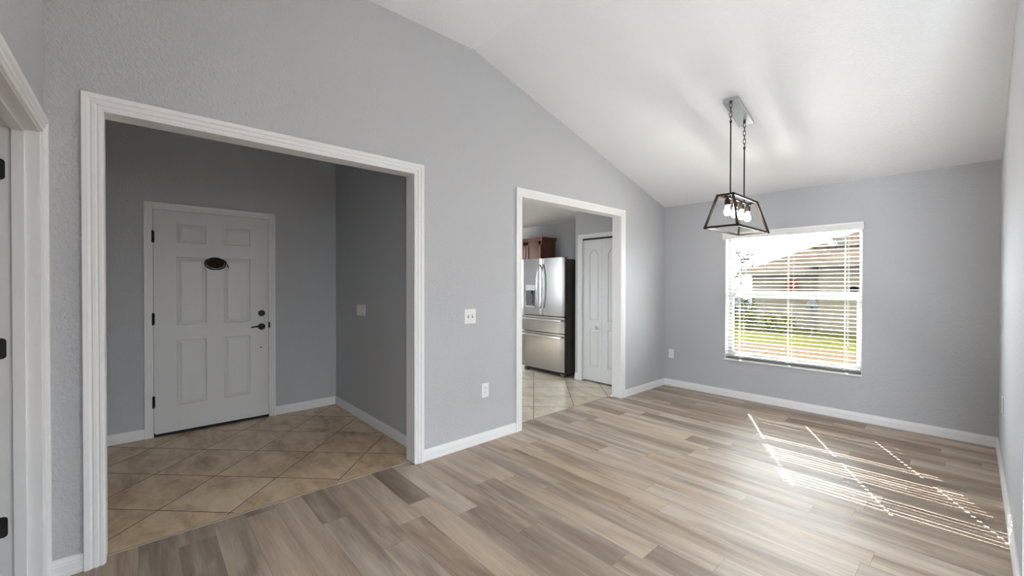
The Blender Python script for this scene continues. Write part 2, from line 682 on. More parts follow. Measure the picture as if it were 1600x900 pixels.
def baseboard(a0, a1, put):
    """put(a, n, z) -> point"""
    b = MB()
    n = len(BASE)
    pts = [put(a0, q[0], q[1]) for q in BASE] + [put(a1, q[0], q[1]) for q in BASE]
    fs = [(i, i + 1, n + i + 1, n + i) for i in range(n - 1)] + [tuple(range(n)), tuple(reversed(range(n, 2 * n)))]
    return b.add(pts, fs)


# ------------------------------------------------------------------ room shell
def zc(y):
    return ZR if y <= YR else ZR - SLOPE * (y - YR)


FO0, FO1, FOZ = -0.128, 1.569, 2.224      # foyer opening
KO0, KO1, KOZ = 2.683, 4.340, 2.210       # kitchen opening
outline = [(YB, 0), (FO0, 0), (FO0, FOZ), (FO1, FOZ), (FO1, 0), (KO0, 0), (KO0, KOZ), (KO1, KOZ), (KO1, 0), (YW, 0),
           (YW, zc(YW)), (YR, ZR), (YB, ZR)]
struct(MB().prism(outline, 'X', XL - WT, XL).obj('wall_left', M['wall']))

# window wall with the window opening
WX0, WX1, WZ0, WZ1 = -2.056, -0.746, 0.468, 2.000
WD = 0.19
b = MB()
b.box(XL - WT, WX0, YW, YW + WD, 0, ZW + 0.02)
b.box(WX1, XR + WT, YW, YW + WD, 0, ZW + 0.02)
b.box(WX0, WX1, YW, YW + WD, 0, WZ0)
b.box(WX0, WX1, YW, YW + WD, WZ1, ZW + 0.02)
struct(b.obj('wall_front', M['wall']))
# right wall of the dining end, then the living room
struct(MB().prism([(YLIV, 0), (YW, 0), (YW, zc(YW)), (YLIV, zc(YLIV))], 'X', XR, XR + WT).obj('wall_right', M['wall']))
LF0, LF1, LFZ = 1.2, 1.9, 2.10  # unseen opening, added to bring light to the back wall and foyer
struct(MB().prism([(XR + WT, 0), (LF0, 0), (LF0, LFZ), (LF1, LFZ), (LF1, 0), (XE, 0), (XE, zc(YLIV + WT)), (XR + WT, zc(YLIV + WT))], 'Y', YLIV, YLIV + WT).obj('wall_living_front', M['wall']))
SL0, SL1, SLZ = 0.3, 1.1, 2.05  # opening out of view, put in so daylight reaches the left wall
struct(MB().prism([(YB, 0), (SL0, 0), (SL0, SLZ), (SL1, SLZ), (SL1, 0), (YLIV + WT, 0), (YLIV + WT, zc(YLIV)), (YR, ZR), (YB, ZR)], 'X', XE, XE + WT).obj('wall_living_end', M['wall']))
# wall behind, with the interior doorway tight in its corner
BO0, BO1, BOZ = 0.3, 1.3, 2.05  # unseen opening behind the camera, added to light the window wall
DX0, DX1, DZ = -2.778, -1.850, 2.055
struct(MB().prism([(XL - WT, 0), (DX0, 0), (DX0, DZ), (DX1, DZ), (DX1, 0), (BO0, 0), (BO0, BOZ), (BO1, BOZ), (BO1, 0), (XE + WT, 0), (XE + WT, ZR), (XL - WT, ZR)], 'Y', YB - WB, YB).obj('wall_back', M['wall']))
# foyer
DY0, DY1, DFZ = 0.095, 1.010, 2.055
struct(MB().prism([(YB - WT, 0), (DY0, 0), (DY0, DFZ), (DY1, DFZ), (DY1, 0), (YFR + WT, 0), (YFR + WT, ZR), (YB - WT, ZR)], 'X', XFB - 0.15, XFB).obj('wall_foyer_back', M['wall']))
struct(MB().box(XFB, XL - WT, YFR, YFR + WT, 0, ZR).obj('wall_foyer_right', M['wall']))
struct(MB().box(XFB, XL - WT, YB - WT, YB, 0, ZR).obj('wall_foyer_left', M['wall']))
# kitchen
KX0 = -7.2
PX0, PY = -3.895, 4.752                    # pantry front: outer corner and plane
KWZ0, KWZ1, KWY0, KWY1 = 0.95, 2.1, 3.3, 4.4
struct(MB().box(KX0, PX0 - 0.0, YW, YW + WT, 0, ZW).obj('wall_kitchen_back', M['wall']))
b = MB()
b.box(KX0 - WT, KX0, YFR, KWY0, 0, ZW)
b.box(KX0 - WT, KX0, KWY1, YW + WT, 0, ZW)
b.box(KX0 - WT, KX0, KWY0, KWY1, 0, KWZ0)
b.box(KX0 - WT, KX0, KWY0, KWY1, KWZ1, ZW)
struct(b.obj('wall_kitchen_end', M['wall']))
KF0, KF1, KFZ0, KFZ1 = -6.55, -5.70, 1.1, 2.0
b = MB()
b.box(KX0, KF0, YFR, YFR + WT, 0, ZW)
b.box(KF1, XFB - 0.15, YFR, YFR + WT, 0, ZW)
b.box(KF0, KF1, YFR, YFR + WT, 0, KFZ0)
b.box(KF0, KF1, YFR, YFR + WT, KFZ1, ZW)
struct(b.obj('wall_kitchen_front', M['wall']))
PD0, PD1, PDZ = -3.780, -3.105, 2.045      # bifold opening
b = MB().prism([(PX0, 0), (PD0, 0), (PD0, PDZ), (PD1, PDZ), (PD1, 0), (XL - WT, 0), (XL - WT, ZW), (PX0, ZW)], 'Y', PY, PY + 0.1)
b.box(PX0, PX0 + 0.1, PY + 0.1, YW + WT, 0, ZW)
struct(b.obj('wall_pantry', M['wall']))
# other room behind the interior door
b = MB()
b.box(-4.4, -4.3, -3.4, YB - WB, 0, 2.6)
b.box(-0.6, -0.5, -3.4, YB - WB, 0, 2.6)
b.box(-4.4, -0.5, -3.5, -3.4, 0, 2.6)
struct(b.obj('wall_bedroom', M['wall']))

# ceilings
b = MB()
b.box(XL - WT, XE + WT, YB - WT, YR, ZR, ZR + 0.1)
b.prism([(YR, ZR), (YW + WD, zc(YW + WD)), (YW + WD, zc(YW + WD) + 0.1), (YR, ZR + 0.1)], 'X', XL - WT, XR + WT)
b.prism([(YR, ZR), (YLIV + WT, zc(YLIV + WT)), (YLIV + WT, zc(YLIV + WT) + 0.1), (YR, ZR + 0.1)], 'X', XR + WT, XE + WT)
struct(b.obj('ceiling', M['ceiling']))
struct(MB().box(XFB - 0.15, XL - WT, YB - WT, YFR + WT, ZR, ZR + 0.1).obj('ceiling_foyer', M['ceiling']))
struct(MB().box(KX0 - WT, XL - WT, YFR + WT, YW + WT, ZW, ZW + 0.1).obj('ceiling_kitchen', M['ceiling']))
struct(MB().box(-4.4, -0.5, -3.5, YB - WB, 2.6, 2.7).obj('ceiling_bedroom', M['ceiling']))

# floors
TX, TXK = -2.928, -3.0
b = MB()
b.box(XL, XE + WT, YB, YW, -0.06, 0)
b.box(TX, XL, FO0, FO1, -0.06, 0)
b.box(TXK, XL, KO0, KO1, -0.06, 0)
b.box(-4.4, -0.5, -3.5, YB, -0.06, 0)
struct(b.obj('floor', M['planks']))
b = MB()
b.box(XFB - 0.15, XL - WT, YB, YFR, -0.06, 0)
b.box(XL - WT, TX, FO0, FO1, -0.06, 0)
struct(b.obj('floor_tile', M['tiles']))
struct(MB().box(KX0, TXK, YFR + WT, YW, -0.06, 0).obj('floor_tile', M['tiles_daylit']))
struct(MB().box(TX - 0.006, TX + 0.006, FO0, FO1, -0.01, 0.004).obj('trim_1', M['schluter']))
struct(MB().box(TXK - 0.006, TXK + 0.006, KO0, KO1, -0.01, 0.004).obj('trim_2', M['schluter']))

# cased openings: casing on the room side and lining boards through the wall


def opening_trim(name, a0, a1, z1):
    b = casing(a0, a1, z1, lambda a, z, n: (XL + n, a, z))
    b.box(XL - WT - 0.002, XL + 0.007, a0 - 0.002, a0 + 0.006, 0.004, z1)
    b.box(XL - WT - 0.002, XL + 0.007, a1 - 0.006, a1 + 0.002, 0.004, z1)
    b.box(XL - WT - 0.002, XL + 0.007, a0, a1, z1 - 0.006, z1 + 0.002)
    return struct(b.obj(name, M['trim']))


opening_trim('trim_3', FO0, FO1, FOZ)
opening_trim('trim_4', KO0, KO1, KOZ)

# baseboards
G = 0.002
struct(baseboard(FO1 + 0.072, KO0 - 0.072, lambda a, n, z: (XL + n, a, z + G)).obj('baseboard_left', M['trim']))
struct(baseboard(KO1 + 0.072, YW, lambda a, n, z: (XL + n, a, z + G)).obj('baseboard_left.001', M['trim']))
struct(baseboard(YB + 0.018, FO0 - 0.072, lambda a, n, z: (XL + n, a, z + G)).obj('baseboard_left.002', M['trim']))
struct(baseboard(XL, XR, lambda a, n, z: (a, YW - n, z + G)).obj('baseboard_front', M['trim']))
struct(baseboard(YLIV, YW, lambda a, n, z: (XR - n, a, z + G)).obj('baseboard_right', M['trim']))
struct(baseboard(DX1 + 0.075, BO0, lambda a, n, z: (a, YB + n, z + G)).obj('baseboard_back', M['trim']))
struct(baseboard(LF1, XE, lambda a, n, z: (a, YLIV - n, z + G)).obj('baseboard_living', M['trim']))
struct(baseboard(YB, DY0 - 0.058, lambda a, n, z: (XFB + n, a, z + G)).obj('baseboard_foyer', M['trim']))
struct(baseboard(DY1 + 0.058, YFR, lambda a, n, z: (XFB + n, a, z + G)).obj('baseboard_foyer.001', M['trim']))
struct(baseboard(XFB, XL - WT, lambda a, n, z: (a, YFR - n, z + G)).obj('baseboard_foyer.002', M['trim']))
struct(baseboard(PX0, PD0 - 0.062, lambda a, n, z: (a, PY - n, z + G)).obj('baseboard_pantry', M['trim']))

# ------------------------------------------------------------------ interior doorway in the corner (door swung away into the other room)
b = casing(DX0 + 0.0, DX1, DZ, lambda a, z, n: (a, YB + n, z), 0.074)
struct(b.obj('trim_5', M['trim']))
d2 = empty('door_2', (DX0, YB - WB, 0))
struct(d2, 'white interior doorway with black hinges tight in the room corner', 'door')
b = MB()
jt = 0.006
# jamb boards and stop in the space of the doorway corner
b.box(0.0, jt, 0, WB, 0, DZ)
b.box(DX1 - DX0 - jt, DX1 - DX0, 0, WB, 0, DZ)
b.box(0, DX1 - DX0, 0, WB, DZ - jt, DZ)
b.box(jt, jt + 0.011, 0.051, 0.089, 0, DZ - jt)
b.box(DX1 - DX0 - jt - 0.011, DX1 - DX0 - jt, 0.051, 0.089, 0, DZ - jt)
b.box(jt, DX1 - DX0 - jt, 0.051, 0.089, DZ - jt - 0.011, DZ - jt)
b.obj('door_frame', M['trim'], d2, bevel=0.0015)
W2, H2 = 0.90, 2.03
leaf = panel_slab(W2, H2, 0.035, [rect(a0, a1, b0, b1) for a0, a1 in ((0.13, 0.40), (0.50, 0.77)) for b0, b1 in ((1.68, 1.90), (0.98, 1.58), (0.24, 0.86))])
R2 = Matrix.Translation((-0.002, -0.012, 0.008)) @ Matrix.Rotation(math.radians(-98), 4, 'Z')
leaf.obj('door_leaf', M['door'], d2, matrix=R2)


def round_plate(w_, h_, t_, r):
    """hinge leaf outline: rounded at the free edge only, in (y, z)"""
    pts = [(0, -h_ / 2)]
    for k in range(7):
        a = math.radians(-90 + 15 * k)
        pts.append((w_ - r + r * math.cos(a), -h_ / 2 + r + r * math.sin(a)))
    for k in range(7):
        a = math.radians(15 * k)
        pts.append((w_ - r + r * math.cos(a), h_ / 2 - r + r * math.sin(a)))
    pts.append((0, h_ / 2))
    return pts


for z in (1.865, 1.100, 0.334):
    h = MB().prism(round_plate(0.034, 0.089, 0.002, 0.014), 'X', jt, jt + 0.0025)
    h.v = [(x, y, zz + z) for x, y, zz in h.v]
    hg = h.obj('hinge', M['black'], d2)
    MB().tube([(jt + 0.004, -0.005, z - 0.045), (jt + 0.004, -0.005, z + 0.045)], 0.0065, 12).obj('hinge_pin', M['black'], hg, smooth=True)

# ------------------------------------------------------------------ front door in the foyer
d1 = empty('door_1', (XFB, DY0, 0))
struct(d1, 'white six-panel front door with black lever handle in the foyer', 'door')
DW, DH0, DH1 = DY1 - DY0, 0.036, 2.047
# leaf modelled in (x = along +Y, z), its front looking to +X
toY = Matrix(((0, -1, 0, 0), (1, 0, 0, 0), (0, 0, 1, 0), (0, 0, 0, 1)))   # (x,y,z) -> (-y, x, z)
px = [(0.162, 0.383), (0.522, 0.744)]
rows = [(1.760 - DH0, 1.930 - DH0), (1.000 - DH0, 1.628 - DH0), (0.262 - DH0, 0.860 - DH0)]
pans = [rect(x0, x1, z0, z1) for (z0, z1) in rows for (x0, x1) in px]
lf = panel_slab(DW - 0.012, DH1 - DH0, 0.044, pans, 0.011)
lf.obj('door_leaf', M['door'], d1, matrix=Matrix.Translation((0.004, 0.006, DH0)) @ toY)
b = casing(0.0, DW, DFZ - 0.004, lambda a, z, n: (n, a, z), 0.058)
b.box(-0.15, 0.007, -0.004, 0.003, 0, DFZ)
b.box(-0.15, 0.007, DW - 0.003, DW + 0.004, 0, DFZ)
b.box(-0.15, 0.007, 0, DW, DFZ - 0.005, DFZ)
b.obj('door_frame', M['trim'], d1)
MB().box(-0.15, -0.041, 0.002, DW - 0.002, 0.002, DFZ - 0.005).obj('weather_seal', M['gap'], d1)
b = MB().box(-0.12, 0.012, 0.003, DW - 0.003, 0.0, 0.016)
b.obj('threshold', M['gap'], d1, bevel=0.003)
MB().box(0.0045, 0.012, 0.012, DW - 0.012, DH0 - 0.010, DH0 + 0.014).obj('door_sweep', M['door'], d1, bevel=0.002)
for z in (1.802, 1.063, 0.317):
    b = MB().tube([(0.011, 0.001, z - 0.05), (0.011, 0.001, z + 0.05)], 0.0075, 12)
    b.tube([(0.011, 0.001, z + 0.05), (0.011, 0.001, z + 0.056)], [0.0075, 0.003], 12)
    b.tube([(0.011, 0.001, z - 0.056), (0.011, 0.001, z - 0.05)], [0.003, 0.0075], 12)
    b.box(0.0045, 0.007, 0.003, 0.014, z - 0.05, z + 0.05)
    b.obj('hinge', M['bronze'], d1, smooth=True)
ky = 0.943 - DY0
dead = MB().lathe([(0.031, 0.004), (0.031, 0.012), (0.027, 0.017), (0.012, 0.018)], (0, ky, 1.079), 'X', 28).obj('deadbolt', M['bronze'], d1, smooth=True)
MB().box(0.017, 0.036, ky - 0.005, ky + 0.005, 1.079 - 0.017, 1.079 + 0.017).obj('thumb_turn', M['bronze'], dead, bevel=0.003)
b = MB().lathe([(0.033, 0.004), (0.033, 0.010), (0.029, 0.016), (0.013, 0.018), (0.011, 0.050)], (0, ky, 0.941), 'X', 28)
b.tube([(0.050, ky + 0.004, 0.941), (0.055, ky - 0.02, 0.944), (0.055, ky - 0.05, 0.948), (0.053, ky - 0.08, 0.944), (0.050, ky - 0.100, 0.941)], [0.010, 0.0095, 0.008, 0.007, 0.006], 12)
b.obj('lever_handle', M['bronze'], d1, smooth=True)
MB().lathe([(0.007, 0.004), (0.006, 0.008), (0.001, 0.009)], (0, 0.939 - DY0, 0.728), 'X', 14).obj('door_viewer', M['bronze'], d1, smooth=True)
MB().box(0.0, 0.012, DW - 0.006, DW + 0.010, 0.925, 0.985).obj('strike_plate', M['bronze'], d1, bevel=0.002)

# dark oval coil hanging on the door
cq = empty('cable_coil', (XFB + 0.006, 0.555, 1.576))
tag(cq, 'small dark oval coil with a dangling loose end high on the front door', 'door decoration')
ov = MB()
ring = []
for k in range(40):
    a = 2 * math.pi * k / 40
    ring.append((0.070 * math.cos(a), 0.047 * math.sin(a)))
ov.prism(ring, 'X', 0.002, 0.016)
ov.obj('oval_plate', M['brown_disc'], cq, bevel=0.004)
co = MB()
pts = []
for k in range(190):
    a = 2 * math.pi * k / 38
    wob = 1 + 0.04 * math.sin(k * 0.61) + 0.03 * math.sin(k * 0.23)
    pts.append((0.012 + 0.009 * math.sin(k * 0.17), 0.081 * wob * math.cos(a), 0.055 * wob * math.sin(a) - 0.003))
co.tube(pts, 0.0042, 7)
co.obj('coiled_cord', M['black'], cq, smooth=True)
co = MB()
co.tube([(0.012, 0.078, 0.010), (0.014, 0.092, -0.006), (0.013, 0.097, -0.018), (0.011, 0.102, -0.034), (0.010, 0.104, -0.038), (0.009, 0.106, -0.052)], [0.0025, 0.0025, 0.006, 0.006, 0.002, 0.002], 8)
co.obj('loose_end', M['black'], cq, smooth=True)

# ------------------------------------------------------------------ wall plates


def plate(name, label, cat, centre, w_, h_, put, kind):
    """put(a, n, z): a along the wall, n out of it"""
    root = empty(name, put(centre[0], 0, centre[1]))
    base = Vector(put(centre[0], 0, centre[1]))

    def P(a, n, z):
        return Vector(put(centre[0] + a, n, centre[1] + z)) - base

    def slab(a0, a1, z0, z1, n0, n1, nm, mat, par, bev=0.0015):
        b = MB()
        c0, c1 = P(a0, n0, z0), P(a1, n1, z1)
        b.box(c0.x, c1.x, c0.y, c1.y, c0.z, c1.z)
        return b.obj(nm, mat, par, bevel=bev)
    slab(-w_ / 2, w_ / 2, -h_ / 2, h_ / 2, 0.0005, 0.006, 'cover_plate', M['plate'], root, 0.0025)
    if kind == 'toggle2':
        for s in (-0.022, 0.022):
            f = slab(s - 0.006, s + 0.006, -0.013, 0.013, 0.0045, 0.0068, 'toggle_slot', M['slot'], root, 0)
            b = MB()
            q = [P(s - 0.004, 0.005, -0.004), P(s + 0.004, 0.005, -0.004), P(s + 0.004, 0.005, 0.006), P(s - 0.004, 0.005, 0.006),
                 P(s - 0.003, 0.017, 0.006), P(s + 0.003, 0.017, 0.006), P(s + 0.003, 0.016, 0.012), P(s - 0.003, 0.016, 0.012)]
            b.add(q, [(0, 1, 2, 3), (4, 5, 6, 7), (0, 1, 5, 4), (1, 2, 6, 5), (2, 3, 7, 6), (3, 0, 4, 7)])
            b.obj('toggle', M['plate'], root)
    elif kind == 'rockers':
        n = max(1, round(w_ / 0.05) - 0)
        for i in range(n):
            a = (i - (n - 1) / 2) * 0.046
            slab(a - 0.0165, a + 0.0165, -0.033, 0.033, 0.0055, 0.0085, 'rocker', M['plate'], root)
    else:
        for s in (-0.0195, 0.0195):
            f = slab(-0.017, 0.017, s - 0.014, s + 0.014, 0.0055, 0.0080, 'socket', M['plate'], root)
            for a in (-0.0065, 0.0065):
                slab(a - 0.0012, a + 0.0012, s - 0.002, s + 0.007, 0.0075, 0.0083, 'socket_slot', M['slot'], f, 0)
    return tag(root, label, cat)


plate('light_switch', 'white double toggle light switch on the grey wall between the two openings', 'light switch', (2.088, 1.108), 0.118, 0.124,
      lambda a, n, z: (XL + n, a, z), 'toggle2')
plate('light_switch', 'wide white switch plate on the dim foyer side wall', 'light switch', (-4.18, 1.112), 0.215, 0.118,
      lambda a, n, z: (a, YFR - n, z), 'rockers')
plate('wall_outlet', 'white wall outlet low on the wall between the foyer and kitchen openings', 'outlet', (2.250, 0.455), 0.078, 0.125,
      lambda a, n, z: (XL + n, a, z), 'outlet')
plate('wall_outlet', 'white wall outlet low on the window wall near the corner', 'outlet', (-2.752, 0.442), 0.072, 0.118,
      lambda a, n, z: (a, YW - n, z), 'outlet')
plate('wall_outlet', 'white wall outlet seen edge-on on the bright wall past the window', 'outlet', (4.66, 0.508), 0.074, 0.120,
      lambda a, n, z: (XR - n, a, z), 'outlet')

# ------------------------------------------------------------------ pantry bifold door
d3 = empty('door_3', (PD0, PY, 0))
struct(d3, 'white bifold pantry door with arched panels beside the refrigerator', 'door')
PW = PD1 - PD0
b = casing(0, PW, PDZ - 0.008, lambda a, z, n: (a, -n, z), 0.058)
b.box(-0.003, 0.004, -0.006, 0.1, 0, PDZ)
b.box(PW - 0.004, PW + 0.003, -0.006, 0.1, 0, PDZ)
b.box(0, PW, -0.006, 0.1, PDZ - 0.008, PDZ)
b.obj('door_frame', M['trim'], d3)
MB().box(0.004, PW - 0.004, 0.022, 0.06, PDZ - 0.030, PDZ - 0.008).obj('track', M['gap'], d3)
LW = (PW - 0.014) / 2


def arch(x0, x1, z0, z1, rise):
    c = 0.33 * (x1 - x0)
    return [(x0, z0), (x1, z0), (x1, z1 - rise), (x1 - c, z1), (x0 + c, z1), (x0, z1 - rise)]


for i in range(2):
    x0 = 0.006 + i * (LW + 0.002)
    m0, m1 = (0.118, LW - 0.045) if i == 0 else (0.095, LW - 0.068)
    lf = panel_slab(LW, 1.995, 0.03, [arch(m0, m1, 0.855, 1.86, 0.075), rect(m0, m1, 0.20, 0.735)], 0.008)
    lo = lf.obj('door_leaf', M['door'], d3, matrix=Matrix.Translation((x0, 0.022, 0.018)))
    if i == 0:
        MB().lathe([(0.008, 0), (0.008, -0.014), (0.017, -0.020), (0.018, -0.028), (0.012, -0.034), (0.001, -0.035)], (0.24, 0.022, 0.775), 'Y', 20).obj('knob', M['chrome'], lo, smooth=True)
MB().box(0.004, PW - 0.004, 0.06, 0.07, 0.0, PDZ - 0.01).obj('dark_gap', M['gap'], d3)

# ------------------------------------------------------------------ refrigerator
fr = empty('refrigerator', (-4.92, 4.635, 0))
tag(fr, 'stainless steel french-door refrigerator standing in the kitchen beside the pantry door', 'refrigerator')
FW, FD = 0.915, 0.72          # width and depth; local x along +X, front at y = 0 looking to -y
MB().box(0.006, FW - 0.006, 0.070, FD, 0.055, 1.760).obj('body', M['fridge_side'], fr, bevel=0.004)
HW = FW / 2
Z = [0.075, 0.640, 0.652, 0.893, 0.905, 1.783]


def curved_front(x0, x1, z0, z1, bulge=0.010, n=10, t_=0.062):
    b = MB()
    prof = [(x0, t_)]
    for k in range(n + 1):
        s = k / n
        edge = min(s, 1 - s)
        y = 0.012 - bulge * (1 - (2 * s - 1) ** 2) if 0 else 0.0
        y = (0.006 * (1 - min(1, edge / 0.04)) ** 2)
        prof.append((x0 + (x1 - x0) * s, y))
    prof.append((x1, t_))
    return b.prism(prof, 'Z', z0, z1)


ld = curved_front(0, HW - 0.002, Z[4], Z[5]).obj('door', M['steel'], fr, bevel=0.004)
rd = curved_front(HW + 0.002, FW, Z[4], Z[5]).obj('door', M['steel'], fr, bevel=0.004)
d_a = curved_front(0, FW, Z[2], Z[3]).obj('drawer', M['steel'], fr, bevel=0.004)
d_b = curved_front(0, FW, Z[0], Z[1]).obj('drawer', M['steel'], fr, bevel=0.004)
MB().box(0.004, FW - 0.004, 0.060, 0.072, 0.06, 1.77).obj('door_gasket', M['gap'], fr)
for s, par in ((-1, ld), (1, rd)):
    hx = HW + s * 0.042
    pts, rad = [], []
    for k in range(15):
        u = k / 14
        z = 1.02 + 0.66 * u
        a = math.sin(math.pi * u)
        pts.append((hx - s * 0.010 * (1 - a) + s * 0.004, -0.012 - 0.052 * a ** 0.6, z))
        rad.append(0.011 + 0.002 * a)
    b = MB().tube(pts, rad, 12)
    b.tube([pts[0], (pts[0][0], 0.002, pts[0][2] - 0.004)], 0.011, 12)
    b.tube([pts[-1], (pts[-1][0], 0.002, pts[-1][2] + 0.004)], 0.011, 12)
    b.obj('handle', M['chrome'], par, smooth=True)
for z, par in ((0.842, d_a), (0.592, d_b)):
    b = MB()
    b.prism([(-0.040, z - 0.016), (-0.052, z - 0.010), (-0.052, z + 0.012), (-0.040, z + 0.018), (-0.030, z + 0.010), (-0.030, z - 0.010)], 'X', 0.035, FW - 0.035)
    b.box(0.05, 0.075, -0.035, 0.003, z - 0.010, z + 0.010)
    b.box(FW - 0.075, FW - 0.05, -0.035, 0.003, z - 0.010, z + 0.010)
    b.obj('handle', M['chrome'], par, bevel=0.003)
# ice and water dispenser in the door
b = MB()
x0, x1, z0, z1 = 0.095, 0.330, 1.015, 1.372
b.box(x0, x1, -0.004, 0.001, z0, z0 + 0.022)
b.box(x0, x0 + 0.014, -0.004, 0.001, z0, z1)
b.box(x1 - 0.014, x1, -0.004, 0.001, z0, z1)
dp = b.obj('dispenser_frame', M['chrome'], ld, bevel=0.001)
MB().box(x0 + 0.014, x1 - 0.014, -0.002, 0.0005, z0 + 0.022, 1.285).obj('dispenser_recess', M['dispenser'], ld)
b = MB().box(x0 + 0.014, x1 - 0.014, -0.006, 0.0, 1.285, z1)
b.obj('control_panel', M['dispenser_panel'], ld, bevel=0.002)
b = MB()
b.tube([(0.245, -0.012, 1.283), (0.245, -0.012, 1.235)], [0.020, 0.014], 14)
b.box(0.225, 0.265, -0.010, -0.002, 1.08, 1.232)
b.obj('dispenser_paddle', M['black'], ld, bevel=0.002)
MB().box(x0 + 0.02, x1 - 0.02, -0.016, 0.0, z0 + 0.016, z0 + 0.030).obj('drip_tray', M['chrome'], ld, bevel=0.002)
for x in (0.03, FW - 0.11):
    MB().box(x, x + 0.08, 0.015, 0.10, 1.765, 1.790).obj('hinge_cover', M['fridge_side'], fr, bevel=0.004)
    MB().box(x + 0.005, x + 0.075, 0.035, 0.10, 0.0, 0.052).obj('foot', M['fridge_side'], fr, bevel=0.006)
MB().box(0.02, FW - 0.02, 0.075, 0.11, 0.012, 0.070).obj('kick_grille', M['gap'], fr)
# wooden wall cabinet beyond
cb = empty('wall_cabinet', (-5.62, 5.05, 1.40))
tag(cb, 'dark cherry wood wall cabinet with crown moulding beyond the refrigerator', 'cabinet')
CW, CD, CH = 0.745, 0.350, 0.745
MB().box(0, CW, 0.018, CD, 0, CH).obj('body', M['wood'], cb, bevel=0.002)
for i in range(2):
    x0 = 0.012 + i * (CW / 2 - 0.004)
    x1 = x0 + CW / 2 - 0.020
    b = MB()
    for q in ((x0, x0 + 0.055, 0.012, CH - 0.03), (x1 - 0.055, x1, 0.012, CH - 0.03), (x0, x1, 0.012, 0.067), (x0, x1, CH - 0.085, CH - 0.03)):
        b.box(q[0], q[1], -0.004, 0.016, q[2], q[3])
    b.box(x0 + 0.05, x1 - 0.05, 0.006, 0.016, 0.06, CH - 0.08)
    b.box(x0 + 0.075, x1 - 0.075, 0.001, 0.016, 0.09, CH - 0.11)
    b.obj('door', M['wood'], cb, bevel=0.002)
prof = [(0, 0), (0.008, 0.0), (0.012, 0.015), (0.030, 0.035), (0.036, 0.048), (0.036, 0.058), (0, 0.058)]
b = MB()
n = len(prof)
pts = []
for o_, h_ in prof:
    pts += [(-0.001, 0.018 - o_, CH - 0.02 + h_), (CW + o_, 0.018 - o_, CH - 0.02 + h_), (CW + o_, CD, CH - 0.02 + h_)]
fs = []
for i in range(n):
    j = (i + 1) % n
    fs += [(i * 3, i * 3 + 1, j * 3 + 1, j * 3), (i * 3 + 1, i * 3 + 2, j * 3 + 2, j * 3 + 1)]
fs += [tuple(i * 3 for i in range(n)), tuple(i * 3 + 2 for i in range(n))]
b.add(pts, fs)
b.obj('crown_moulding', M['wood'], cb)

# ------------------------------------------------------------------ window
wn = empty('window_1', (WX0, YW, WZ0))
struct(wn, 'white single-hung window in the grey dining wall', 'window')
WW, WH = WX1 - WX0, WZ1 - WZ0
FY0, FY1 = 0.105, 0.175
# reveal lining and sill
b = MB()
b.box(-0.001, 0.004, 0.0, WD, 0, WH)
b.box(WW - 0.004, WW + 0.001, 0.0, WD, 0, WH)
b.box(0, WW, 0.0, WD, WH - 0.004, WH)
b.obj('reveal_lining', M['trim'], wn)
b = MB().box(-0.008, WW + 0.004, -0.020, 0.12, -0.014, 0.006)
b.obj('window_sill', M['sill'], wn, bevel=0.006, seg=3)
fw_ = 0.036
b = MB()
b.box(0.004, fw_, FY0, FY1, 0.006, WH - 0.004)
b.box(WW - fw_, WW - 0.004, FY0, FY1, 0.006, WH - 0.004)
b.box(fw_, WW - fw_, FY0, FY1, WH - fw_, WH - 0.004)
b.box(fw_, WW - fw_, FY0, FY1, 0.006, 0.040)
b.obj('window_frame', M['vinyl'], wn, bevel=0.003)
MZ0, MZ1 = 1.222 - WZ0, 1.304 - WZ0
st = 0.020
lo_ = MB()
lo_.box(fw_, fw_ + st, FY0 - 0.004, FY0 + 0.03, 0.040, MZ1 - 0.02)
lo_.box(WW - fw_ - st, WW - fw_, FY0 - 0.004, FY0 + 0.03, 0.040, MZ1 - 0.02)
lo_.box(fw_ + st, WW - fw_ - st, FY0 - 0.004, FY0 + 0.03, 0.040, 0.085)
lo_.box(fw_ + st, WW - fw_ - st, FY0 - 0.004, FY0 + 0.03, MZ0, MZ1 - 0.02)
lower = lo_.obj('sash', M['vinyl'], wn, bevel=0.003)
MB().box(fw_ + st - 0.004, WW - fw_ - st + 0.004, FY0 + 0.012, FY0 + 0.016, 0.082, MZ0 + 0.003).obj('glass_pane', M['glass'], lower)
up_ = MB()
up_.box(fw_, WW - fw_, FY0 + 0.032, FY1 - 0.005, MZ1 - 0.045, MZ1)
up_.box(fw_, fw_ + 0.006, FY0 + 0.032, FY1 - 0.005, MZ1, WH - fw_)
up_.box(WW - fw_ - 0.006, WW - fw_, FY0 + 0.032, FY1 - 0.005, MZ1, WH - fw_)
upper = up_.obj('sash', M['vinyl'], wn, bevel=0.003)
MB().box(fw_ + 0.003, WW - fw_ - 0.003, FY0 + 0.046, FY0 + 0.050, MZ1 - 0.003, WH - fw_ + 0.003).obj('glass_pane', M['glass'], upper)
for z in (0.66, 0.54):
    MB().box(fw_ - 0.012, fw_ - 0.004, FY0 - 0.008, FY0, z, z + 0.03).obj('sash_latch', M['slot'], wn, bevel=0.002)
portal((WX0 + WW / 2, YW + WD + 0.01, WZ0 + WH / 2), (0, -1, 0), WW, WH)
portal((XE + WT + 0.02, (SL0 + SL1) / 2, SLZ / 2), (-1, 0, 0), SLZ, SL1 - SL0)
portal(((LF0 + LF1) / 2, YLIV + WT + 0.02, LFZ / 2), (0, -1, 0), LF1 - LF0, LFZ)
portal(((KF0 + KF1) / 2, YFR - 0.02, (KFZ0 + KFZ1) / 2), (0, 1, 0), KF1 - KF0, KFZ1 - KFZ0)
portal(((BO0 + BO1) / 2, YB - WB - 0.02, BOZ / 2), (0, 1, 0), BO1 - BO0, BOZ)
